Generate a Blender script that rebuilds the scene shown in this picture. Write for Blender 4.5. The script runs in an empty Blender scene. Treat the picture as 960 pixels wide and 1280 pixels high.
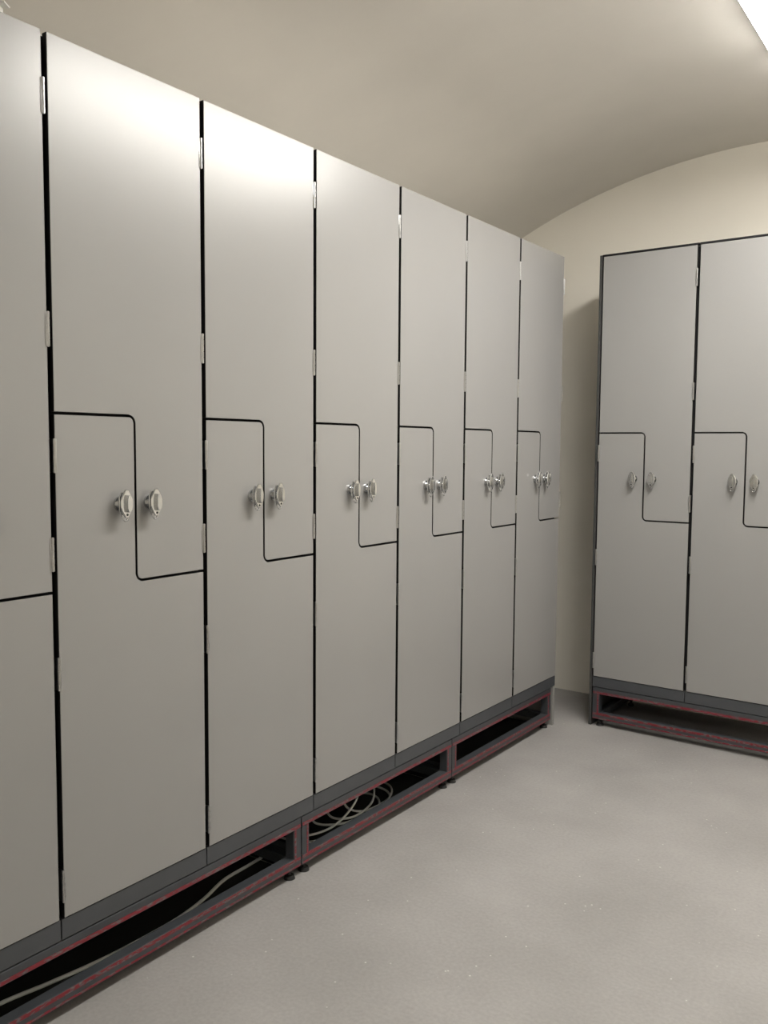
import bpy, bmesh, math, random
from mathutils import Vector, Matrix
random.seed(4)
sc=bpy.context.scene
sc.view_settings.view_transform='Standard'
COL=sc.collection

# ------------------------------------------------------------ materials
def mat(name,col,rough=.5,metal=0,spec=.5,noise=None,bump=None):
    m=bpy.data.materials.new(name); m.use_nodes=True
    nt=m.node_tree; b=nt.nodes['Principled BSDF']
    b.inputs['Base Color'].default_value=(*col,1); b.inputs['Roughness'].default_value=rough
    b.inputs['Metallic'].default_value=metal; b.inputs['Specular IOR Level'].default_value=spec
    tc=nt.nodes.new('ShaderNodeTexCoord')
    if noise:
        scale,amt=noise
        n=nt.nodes.new('ShaderNodeTexNoise'); n.inputs['Scale'].default_value=scale; n.inputs['Detail'].default_value=5
        nt.links.new(tc.outputs['Object'],n.inputs['Vector'])
        r=nt.nodes.new('ShaderNodeValToRGB')
        r.color_ramp.elements[0].position=.3; r.color_ramp.elements[1].position=.7
        r.color_ramp.elements[0].color=(*[c*(1-amt) for c in col],1)
        r.color_ramp.elements[1].color=(*[min(1,c*(1+amt)) for c in col],1)
        nt.links.new(n.outputs['Fac'],r.inputs['Fac']); nt.links.new(r.outputs['Color'],b.inputs['Base Color'])
    if bump:
        scale,st=bump
        n=nt.nodes.new('ShaderNodeTexNoise'); n.inputs['Scale'].default_value=scale; n.inputs['Detail'].default_value=6
        nt.links.new(tc.outputs['Object'],n.inputs['Vector'])
        bp=nt.nodes.new('ShaderNodeBump'); bp.inputs['Strength'].default_value=st; bp.inputs['Distance'].default_value=.002
        nt.links.new(n.outputs['Fac'],bp.inputs['Height']); nt.links.new(bp.outputs['Normal'],b.inputs['Normal'])
    return m
M_door=mat('grey_laminate',(.262,.259,.256),.30,0,.70,noise=(3,.02),bump=(900,.03))
M_core=mat('black_laminate_core',(.010,.010,.010),.6,0,.2)
M_body=mat('anthracite_board',(.014,.014,.015),.7,0,.2)
M_kick=mat('slate_grey_board',(.055,.059,.066),.5,noise=(12,.1))
M_frame=mat('dark_grey_steel',(.052,.057,.064),.45,.2,noise=(15,.12))
M_foot=mat('black_rubber',(.012,.012,.012),.6)
M_chrome=mat('chrome',(.60,.61,.62),.14,1,noise=(30,.04))
M_dark=mat('dark_slot',(.01,.01,.01),.5)
M_hinge=mat('brushed_steel',(.42,.42,.42),.28,.95,noise=(60,.08))
M_cable=mat('grey_cable',(.62,.64,.62),.5,noise=(20,.06))
M_endp=mat('light_grey_panel',(.24,.237,.23),.5,noise=(8,.04))
M_wall=mat('cream_plaster',(.82,.785,.71),.9,0,.2,noise=(1.5,.03),bump=(60,.12))
M_ceil=mat('cream_ceiling_plaster',(.70,.672,.63),.65,0,.35,noise=(1.6,.06),bump=(40,.15))
M_white=mat('white_enamel',(.75,.75,.73),.4,noise=(10,.02))
M_bounce_lid=mat('bounce_board_top',(.78,.77,.75),.6,noise=(4,.03))
M_base_shade=mat('black_base_shade',(.02,.02,.02),.7,0,.2,noise=(6,.3))  # black colour standing for the shade inside the base
# floor
M_floor=mat('floor_epoxy',(.38,.35,.32),.5,0,.4)
nt=M_floor.node_tree; b=nt.nodes['Principled BSDF']; tc=[n for n in nt.nodes if n.type=='TEX_COORD'][0]
def nz(scale,det=4):
    n=nt.nodes.new('ShaderNodeTexNoise'); n.inputs['Scale'].default_value=scale; n.inputs['Detail'].default_value=det
    nt.links.new(tc.outputs['Object'],n.inputs['Vector']); return n
def ramp(src,stops):
    r=nt.nodes.new('ShaderNodeValToRGB'); cr=r.color_ramp
    while len(cr.elements)<len(stops): cr.elements.new(.5)
    for e,(p,c) in zip(cr.elements,stops): e.position=p; e.color=(*c,1)
    nt.links.new(src,r.inputs['Fac']); return r
def mix(a,c,fac=None,typ='MIX',f=.5):
    x=nt.nodes.new('ShaderNodeMix'); x.data_type='RGBA'; x.blend_type=typ; x.inputs[0].default_value=f
    if fac: nt.links.new(fac,x.inputs[0])
    nt.links.new(a,x.inputs[6]); nt.links.new(c,x.inputs[7]); return x.outputs[2]
big=ramp(nz(3.2,8).outputs['Fac'],[(.3,(.278,.268,.262)),(.7,(.345,.334,.327))])
fine=ramp(nz(110,6).outputs['Fac'],[(.3,(.87,.87,.87)),(.7,(1,1,1))])
m1=mix(big.outputs[0],fine.outputs[0],typ='MULTIPLY',f=1)
v=nt.nodes.new('ShaderNodeTexVoronoi'); v.inputs['Scale'].default_value=30; nt.links.new(tc.outputs['Object'],v.inputs['Vector'])
sp=ramp(v.outputs['Distance'],[(.0,(1,1,1)),(.050,(1,1,1)),(.085,(0,0,0))])
gate=ramp(nz(9,2).outputs['Fac'],[(.52,(0,0,0)),(.55,(1,1,1))])
g2=mix(sp.outputs[0],gate.outputs[0],typ='MULTIPLY',f=1)
wc=nt.nodes.new('ShaderNodeRGB'); wc.outputs[0].default_value=(.54,.525,.51,1)
nt.links.new(mix(m1,wc.outputs[0],fac=g2),b.inputs['Base Color'])
bp=nt.nodes.new('ShaderNodeBump'); bp.inputs['Strength'].default_value=.05; bp.inputs['Distance'].default_value=.002
nt.links.new(nz(180,4).outputs['Fac'],bp.inputs['Height']); nt.links.new(bp.outputs['Normal'],b.inputs['Normal'])
# printed tape : red with irregular grey print
M_tape=mat('red_printed_tape',(.17,.012,.02),.4)
nt=M_tape.node_tree; b=nt.nodes['Principled BSDF']; tc=[n for n in nt.nodes if n.type=='TEX_COORD'][0]
mp=nt.nodes.new('ShaderNodeMapping'); mp.inputs['Scale'].default_value=(.35,1,1.3); nt.links.new(tc.outputs['Object'],mp.inputs['Vector'])
n1=nt.nodes.new('ShaderNodeTexNoise'); n1.inputs['Scale'].default_value=200; n1.inputs['Detail'].default_value=2; nt.links.new(mp.outputs[0],n1.inputs['Vector'])
r1=ramp(n1.outputs['Fac'],[(.0,(.22,.011,.024)),(.52,(.16,.010,.020)),(.58,(.10,.085,.09)),(1,(.24,.20,.20))])
nt.links.new(r1.outputs[0],b.inputs['Base Color'])
def emis(name,col,s):
    m=mat(name,col,.5); bb=m.node_tree.nodes['Principled BSDF']
    bb.inputs['Emission Color'].default_value=(*col,1); bb.inputs['Emission Strength'].default_value=s; return m
M_lamp=emis('lit_diffuser',(1,.968,.905),48)

# ------------------------------------------------------------ mesh helpers
def new(name,bm,m,parent=None,loc=None,smooth=False,rotz=0):
    me=bpy.data.meshes.new(name); bmesh.ops.recalc_face_normals(bm,faces=bm.faces); bm.to_mesh(me); bm.free()
    for x in (m if isinstance(m,(list,tuple)) else [m]): me.materials.append(x)
    if smooth:
        me.polygons.foreach_set('use_smooth',[True]*len(me.polygons))
        try: me.set_sharp_from_angle(angle=math.radians(35))
        except Exception: pass
    o=bpy.data.objects.new(name,me); COL.objects.link(o)
    if loc: o.location=loc
    o.rotation_euler[2]=rotz
    if parent: o.parent=parent
    return o
def box(bm,a,b,bev=0,mi=0):
    a=Vector(a);b=Vector(b);c=(a+b)/2;s=b-a
    r=bmesh.ops.create_cube(bm,size=1,matrix=Matrix.Translation(c)@Matrix.Diagonal((*s,1)))
    vs=r['verts']; fs={f for v in vs for f in v.link_faces}
    for f in fs: f.material_index=mi
    if bev:
        es=list({e for v in vs for e in v.link_edges})
        bmesh.ops.bevel(bm,geom=es,offset=bev,segments=2,affect='EDGES',profile=.5,clamp_overlap=True)
def cyl(bm,c,axis,r,h,seg=24,r2=None,mi=0):
    q=Vector((0,0,1)).rotation_difference(Vector(axis)).to_matrix().to_4x4()
    rr=bmesh.ops.create_cone(bm,cap_ends=True,segments=seg,radius1=r,radius2=r if r2 is None else r2,depth=h,matrix=Matrix.Translation(c)@q)
    for f in {f for v in rr['verts'] for f in v.link_faces}: f.material_index=mi
def prism(bm,pts,y0,y1,bev=0,side=0):   # polygon in x,z extruded along y, y0 = front
    f=[bm.verts.new((x,y0,z)) for x,z in pts]; k=[bm.verts.new((x,y1,z)) for x,z in pts]
    n=len(pts)
    ff=bm.faces.new(f); bm.faces.new(k[::-1])
    for i in range(n): bm.faces.new((f[i],k[i],k[(i+1)%n],f[(i+1)%n])).material_index=side
    if bev: bmesh.ops.bevel(bm,geom=list(ff.edges),offset=bev,segments=1,affect='EDGES',material=0)
def tube(bm,pts,r,seg=10,sub=10):
    P=[Vector(p) for p in pts]; out=[]; n=len(P)
    for i in range(n-1):
        p0=P[max(i-1,0)];p1=P[i];p2=P[i+1];p3=P[min(i+2,n-1)]
        for k in range(sub):
            t=k/sub
            out.append(.5*((2*p1)+(p2-p0)*t+(2*p0-5*p1+4*p2-p3)*t*t+(3*p1-p0-3*p2+p3)*t**3))
    out.append(P[-1]); rings=[]; s=None
    for i,p in enumerate(out):
        t=(out[min(i+1,len(out)-1)]-out[max(i-1,0)]).normalized()
        if s is None:
            s=t.cross(Vector((0,0,1)))
            if s.length<1e-3: s=t.cross(Vector((0,1,0)))
        s=s-t*s.dot(t); s.normalize(); w=s.cross(t)
        rings.append([bm.verts.new(p+r*(math.cos(a)*s+math.sin(a)*w)) for a in [2*math.pi*j/seg for j in range(seg)]])
    for a,b2 in zip(rings,rings[1:]):
        for j in range(seg): bm.faces.new((a[j],a[(j+1)%seg],b2[(j+1)%seg],b2[j]))
    bm.faces.new(rings[0][::-1]); bm.faces.new(rings[-1])
def arc(cx,cz,r,a0,a1,n=6):
    return [(cx+r*math.cos(math.radians(a0+(a1-a0)*k/n)),cz+r*math.sin(math.radians(a0+(a1-a0)*k/n))) for k in range(n+1)]

# ------------------------------------------------------------ dimensions
B=.2152; H=1.7488; ZU=1.2437; ZL=.8886; MX=.20; G=.0030; GAP=.0062; R=.0150; DP=.42
# ------------------------------------------------------------ parts of a locker (local: x width, -y outwards)
def door_up(w):
    bm=bmesh.new(); x0=GAP; x1=w-GAP
    pts=[(x0,B+H),(x0,ZU+G)]+arc(MX-R,ZU-R,R+G,90,0)+arc(MX+R,ZL+R,R-G,180,270)+[(x1,ZL+G),(x1,B+H)]
    prism(bm,pts,0,.014,.0008,1); return bm
def door_low(w):
    bm=bmesh.new(); x0=GAP; x1=w-GAP
    pts=[(x0,B),(x1,B),(x1,ZL-G)]+arc(MX+R,ZL+R,R+G,270,180)+arc(MX-R,ZU-R,R-G,0,90)+[(x0,ZU-G)]
    prism(bm,pts,0,.014,.0008,1); return bm
def hinge_mesh(side):  # side +1: door lies at -x
    bm=bmesh.new()
    for k in range(5):
        cyl(bm,(0,-.0008,-.0272+.0136*k),(0,0,1),.0034,.0122,14)
    cyl(bm,(0,-.0008,0),(0,0,1),.0022,.068,12)
    if side>0: box(bm,(-.0055,-.0010,-.033),(0,-.0002,.033),.0002)
    else: box(bm,(0,-.0010,-.033),(.0055,-.0002,.033),.0002)
    box(bm,(-.0012,0,-.033),(.0012,.016,.033))
    return bm
def lock_mesh():
    bm=bmesh.new()
    cyl(bm,(0,-.0025,0),(0,1,0),.0160,.005,32)
    cyl(bm,(0,-.008,0),(0,1,0),.0115,.008,32)
    prism(bm,[(-.012,.014),(-.006,.025),(.006,.025),(.012,.014),(.012,-.014),(.006,-.027),(-.006,-.027),(-.012,-.014)],-.0150,-.0125,.0008)
    cyl(bm,(0,-.0185,0),(0,1,0),.0085,.008,28)
    prism(bm,[(-.0155,.006),(-.0140,.013),(-.004,.030),(.004,.030),(.0140,.013),(.0155,.006),(.0155,-.006),(.0140,-.013),(.004,-.029),(-.004,-.029),(-.0140,-.013),(-.0155,-.006)],-.0255,-.0225,.0014)
    prism(bm,[(-.0025,.019),(.0025,.019),(.0038,.008),(.0038,-.008),(.0025,-.017),(-.0025,-.017),(-.0038,-.008),(-.0038,.008)],-.033,-.025,.0012)
    return bm
def loop_mesh():   # small shackle loop below the plate
    bm=bmesh.new()
    tube(bm,[(-.006,-.0185,-.022),(-.0065,-.0185,-.029),(-.004,-.0185,-.0345),(0,-.0185,-.036),(.004,-.0185,-.0345),(.0065,-.0185,-.029),(.006,-.0185,-.022)],.0019,8,4)
    return bm
def slot_mesh():
    bm=bmesh.new(); 
    prism(bm,arc(0,-.0225,.0026,0,360,11)[:-1],-.0260,-.0250); return bm

def setp(o,label=None,kind=None,category=None,group=None):
    if label:o['label']=label
    if kind:o['kind']=kind
    if category:o['category']=category
    if group:o['group']=group

def build_locker(w):
    e=bpy.data.objects.new('locker',None); COL.objects.link(e); e.empty_display_size=.1
    bm=bmesh.new()
    t=.016; yf=.022
    box(bm,(.0008,yf,B-.001),(t,DP,B+H-.001),.0008)
    box(bm,(w-t,yf,B-.001),(w-.0008,DP,B+H-.001),.0008)
    box(bm,(t,yf,B+H-.014),(w-t,DP,B+H-.001)); box(bm,(t,yf,B-.001),(w-t,DP,B+.015))
    box(bm,(.0008,yf+.002,B+H-.001),(w-.0008,DP,B+H+.002),0,1)  # pale unseen top, added to bounce lamp light onto the vault
    box(bm,(t,DP-.01,B+.015),(w-t,DP-.002,B+H-.014)); box(bm,(MX-.008,yf,B+.015),(MX+.008,DP-.01,B+H-.014))
    box(bm,(t,yf,ZU-.009),(w-t,DP-.01,ZU+.009)); box(bm,(t,yf,ZL-.009),(w-t,DP-.01,ZL+.009))
    new('body',bm,[M_body,M_bounce_lid],e)
    bm=bmesh.new(); box(bm,(.0015,.003,B-.046),(w-.0015,.021,B-.003),.001); box(bm,(.0015,.021,B-.046),(w-.0015,DP,B-.003))
    new('kick_board',bm,M_kick,e)
    for nm,bmf,hs,hx,side,lx in (('door',door_up(w),(1.843,1.405,.965),w-GAP+.002,1,MX+.037),('door',door_low(w),(1.160,.723,.283),GAP-.002,-1,MX-.042)):
        d=new('door',bmf,[M_door,M_core],e)
        for z in hs:
            h=new('hinge',hinge_mesh(side),M_hinge,d,(hx,0,z),True); h['label']='steel butt hinge'
        l=new('turn_lock',lock_mesh(),M_chrome,d,(lx,0,1.058),True); l['label']='chrome turn lock'
        new('padlock_hole',slot_mesh(),M_dark,l); new('hasp_loop',loop_mesh(),M_chrome,l,smooth=True)
    return e
def copy_tree(o,parent=None):
    c=o.copy(); COL.objects.link(c)
    if parent: c.parent=parent
    for ch in o.children: copy_tree(ch,c)
    return c
W=.4
first=build_locker(W); first.rotation_euler[2]=math.radians(90)
row=[first]+[copy_tree(first) for i in range(6)]
for i,o in enumerate(row):
    o.location=(0,(i-1)*W,0)
    setp(o,'tall grey locker with two interlocking Z-shaped doors and chrome locks',None,'locker','lockers along the long wall')
row[-1]['label']='last grey Z-door locker at the end of the long row'
RX,RY,PH,W2=.12784,2.48326,-.0204,.39176
r2=build_locker(W2); r2.rotation_euler[2]=PH
rr=[r2,copy_tree(r2)]
for i,o in enumerate(rr):
    o.location=(RX+i*W2*math.cos(PH),RY+i*W2*math.sin(PH),0)
    setp(o,'grey Z-door locker with two turn locks standing against the end wall',None,'locker','lockers against the end wall')
    bm=bmesh.new(); box(bm,(0.001,.001,B+H+.003),(W2-.001,DP,B+H+.009),.0005); t=new('top_panel',bm,M_body,o)

def base_frame(L,sheet=True):
    e=bpy.data.objects.new('locker_base_frame',None); COL.objects.link(e)
    zt0,zt1,zb0,zb1=.138,.166,.030,.058; d0,d1=.004,.034; D=DP-.02
    def rail(a,b,nm='rail'):
        bm=bmesh.new(); box(bm,a,b,.0015); return new(nm,bm,M_frame,e)
    rail((0,d0,zt0),(L,d1,zt1)); rail((0,d0,zb0),(L,d1,zb1))
    rail((0,D-.03,zt0),(L,D,zt1)); rail((0,D-.03,zb0),(L,D,zb1))
    for x in (0,L-.03):
        rail((x,d0,zb1),(x+.03,d1,zt0),'post'); rail((x,D-.03,zb1),(x+.03,D,zt0),'post')
        rail((x,d1,zb0),(x+.03,D-.03,zb1)); rail((x,d1,zt0),(x+.03,D-.03,zt1))
    def tape(a,b):
        bm=bmesh.new(); box(bm,a,b); t=new('tape',bm,M_tape,e); t['label']='red printed adhesive tape strip'
    f0=d0-.0008; q=.009
    tape((.002,f0,zt0+.002),(L-.002,d0,zt0+.002+q))
    tape((.002,f0,zb1-q-.001),(L-.002,d0,zb1-.001)); tape((.002,f0,zb0+.002),(L-.002,d0,zb0+.002+q-.004))
    tape((.020,f0,zb1-.001),(.026,d0,zt0+.002)); tape((L-.026,f0,zb1-.001),(L-.020,d0,zt0+.002))
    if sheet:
        bm=bmesh.new(); box(bm,(.002,.046,.0005),(L-.002,D-.035,.0022)); box(bm,(.002,D+.001,.0005),(L-.002,D+.004,zt1))  # dark floor layer and back panel, added to imitate shade under the lockers
        s=new('shade_sheet',bm,M_base_shade,e); s['label']='black sheet added as the shade inside the base'
    for x in (.028,L-.028):
        for y in (.022,D-.02):
            bm=bmesh.new(); cyl(bm,(x,y,.005),(0,0,1),.016,.010,24,.013); cyl(bm,(x,y,.020),(0,0,1),.0055,.022,14); cyl(bm,(x,y,.026),(0,0,1),.009,.006,6)
            new('foot',bm,M_foot,e,smooth=True)
    return e
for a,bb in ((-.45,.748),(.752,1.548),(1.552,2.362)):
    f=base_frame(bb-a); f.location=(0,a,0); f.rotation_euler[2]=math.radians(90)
    setp(f,'dark steel base frame with red printed tape under the lockers',None,'base frame','base frames under the long row')
f=base_frame(W2*2-.005,False); f.location=(RX+.004*math.cos(PH),RY+.004*math.sin(PH),0); f.rotation_euler[2]=PH
setp(f,'dark steel base frame with red tape under the end-wall lockers',None,'base frame')
def end_panel(loc,rz,m,lab,x0,x1,top):
    bm=bmesh.new(); box(bm,(x0,.003,.0),(x1,DP,top),.001)
    o=new('end_panel',bm,m,None,loc,rotz=rz); setp(o,lab,None,'panel'); return o
end_panel((0,2.38,0),math.radians(90),M_endp,'light grey end panel reaching the floor beside the base frame',0,.018,B-.048)
end_panel((RX,RY,0),PH,mat('dark_grey_panel',(.04,.04,.04),.5,noise=(8,.05)),'tall dark grey side panel closing the end-wall lockers',-.012,-.001,B+H+.008)

def cable(pts,r,label,loc=(0,0,.0022)):
    bm=bmesh.new(); tube(bm,pts,r); o=new('cable',bm,M_cable,None,loc,True); setp(o,label,None,'cable'); return o
cable([(-.16,-.40,.0045),(-.155,-.2,.0045),(-.146,-.054,.0045),(-.126,.046,.0045),(-.106,.174,.0045),(-.100,.30,.0045),(-.102,.40,.0045),(-.120,.50,.0045),(-.150,.60,.0045),(-.155,.70,.0045),(-.165,.77,.0045),(-.22,.80,.0045),(-.33,.805,.0045)],.0046,'long grey electric cable curving along the floor under the lockers')
# loose tangle: a few large flat loops lying over one another plus one standing loop
pts=[(-.34,.90,.006),(-.22,.88,.006),(-.12,.90,.006),(-.075,.98,.006),(-.07,1.12,.006),(-.10,1.25,.010),(-.17,1.29,.014),(-.25,1.22,.014),(-.27,1.08,.012),
 (-.22,.95,.014),(-.13,.91,.020),(-.08,.98,.034),(-.09,1.09,.055),(-.13,1.17,.068),(-.18,1.15,.070),(-.20,1.06,.050),(-.16,.99,.024),
 (-.10,1.05,.014),(-.075,1.18,.014),(-.10,1.31,.016),(-.18,1.34,.020),(-.24,1.24,.030),(-.21,1.11,.034),(-.13,1.04,.030),(-.08,1.09,.028),
 (-.09,1.20,.040),(-.14,1.26,.080),(-.17,1.21,.104),(-.15,1.12,.090),(-.11,1.09,.050),(-.09,1.16,.020),(-.10,1.30,.010),(-.16,1.40,.006),(-.26,1.43,.006),(-.34,1.44,.006)]
cable(pts,.0036,'loosely looped grey cable on the floor under the lockers')

bm=bmesh.new(); box(bm,(-.012,-.012,0),(.012,.012,.003),.0008); box(bm,(-.012,-.012,.003),(-.009,.012,.034),.0008); box(bm,(-.012,-.012,.031),(.004,.012,.034),.0008)
cyl(bm,(.004,0,.005),(0,0,1),.004,.004,12)
o=new('mounting_bracket',bm,M_white,None,(-.036,-.055,B+H+.002)); setp(o,'small white metal bracket lying on top of a locker',None,'bracket'); o.rotation_euler[2]=.6

# ------------------------------------------------------------ room
XL,XR,YB,YF=-.52,2.1,2.93,-2.8
XC,ZT,RV=.65,2.453,2.6
def cz(x): return ZT-RV+math.sqrt(RV*RV-(x-XC)**2)
bm=bmesh.new(); box(bm,(XL-.2,YF-.2,-.1),(XR+.2,YB+.2,0)); setp(new('floor',bm,M_floor),'speckled warm grey epoxy floor','structure')
N=64; xs=[XL-.15+(XR-XL+.3)*k/N for k in range(N+1)]
bm=bmesh.new()
lo=[[bm.verts.new((x,y,cz(x))) for x in xs] for y in (YF-.2,YB+.2)]
hi=[[bm.verts.new((x,y,2.75)) for x in xs] for y in (YF-.2,YB+.2)]
for k in range(N):
    bm.faces.new((lo[0][k],lo[1][k],lo[1][k+1],lo[0][k+1])); bm.faces.new((hi[0][k],hi[0][k+1],hi[1][k+1],hi[1][k]))
    for j in (0,1): bm.faces.new((lo[j][k],lo[j][k+1],hi[j][k+1],hi[j][k]))
for k in (0,N): bm.faces.new((lo[0][k],lo[1][k],hi[1][k],hi[0][k]))
setp(new('ceiling',bm,M_ceil,smooth=True),'cream plastered barrel vault ceiling','structure')
def wall(nm,a,b):
    bm=bmesh.new(); box(bm,a,b); setp(new(nm,bm,M_wall),'cream plastered wall','structure')
wall('wall_left',(XL-.15,YF-.15,0),(XL,YB,2.3)); wall('wall_right',(XR,YF-.15,0),(XR+.15,YB,2.3))
wall('wall_back',(XL-.15,YB,0),(XR+.15,YB+.15,2.6)); wall('wall_front',(XL-.15,YF-.15,0),(XR+.15,YF,2.6))

# ------------------------------------------------------------ lamps
def lamp(y0,y1):
    e=bpy.data.objects.new('ceiling_lamp',None); COL.objects.link(e); e.location=(1.01,y0,2.365)
    L=y1-y0
    bm=bmesh.new(); box(bm,(-.13,0,.030),(.13,L,.050),.002); box(bm,(-.06,.03,.048),(.06,L-.03,.085))
    box(bm,(-.13,0,.014),(-.127,L,.032),.0008); box(bm,(.127,0,.014),(.13,L,.032),.0008)   # side lips
    new('housing',bm,M_white,e)
    bm=bmesh.new(); box(bm,(-.125,.006,.0),(.125,L-.006,.0295),.005); new('diffuser',bm,M_lamp,e)
    setp(e,'lit white linear lamp fixed under the vault (rear one added as fill)',None,'lamp','ceiling lamps')
lamp(.6,2.05); lamp(-2.5,-2.0)  # second lamp is unseen, added behind the camera as fill light
w=bpy.data.worlds.new('World'); sc.world=w; w.use_nodes=True
w.node_tree.nodes['Background'].inputs[0].default_value=(.5,.47,.42,1); w.node_tree.nodes['Background'].inputs[1].default_value=.1

# ------------------------------------------------------------ camera
f,yaw,pitch,roll=1096.55,.61737,.07511,.00711
F=Vector((-math.sin(yaw)*math.cos(pitch),math.cos(yaw)*math.cos(pitch),-math.sin(pitch)))
R0=Vector((math.cos(yaw),math.sin(yaw),0)); U0=R0.cross(F)
Rv=R0*math.cos(roll)+U0*math.sin(roll); U=-R0*math.sin(roll)+U0*math.cos(roll)
cam=bpy.data.cameras.new('camera'); co=bpy.data.objects.new('camera',cam); COL.objects.link(co)
m=Matrix((Rv,U,-F)).transposed().to_4x4(); m.translation=Vector((1.52886,-1.02861,1.18369)); co.matrix_world=m
cam.sensor_fit='VERTICAL'; cam.sensor_height=32; cam.lens=32*f/1280; cam.clip_start=.02
sc.camera=co
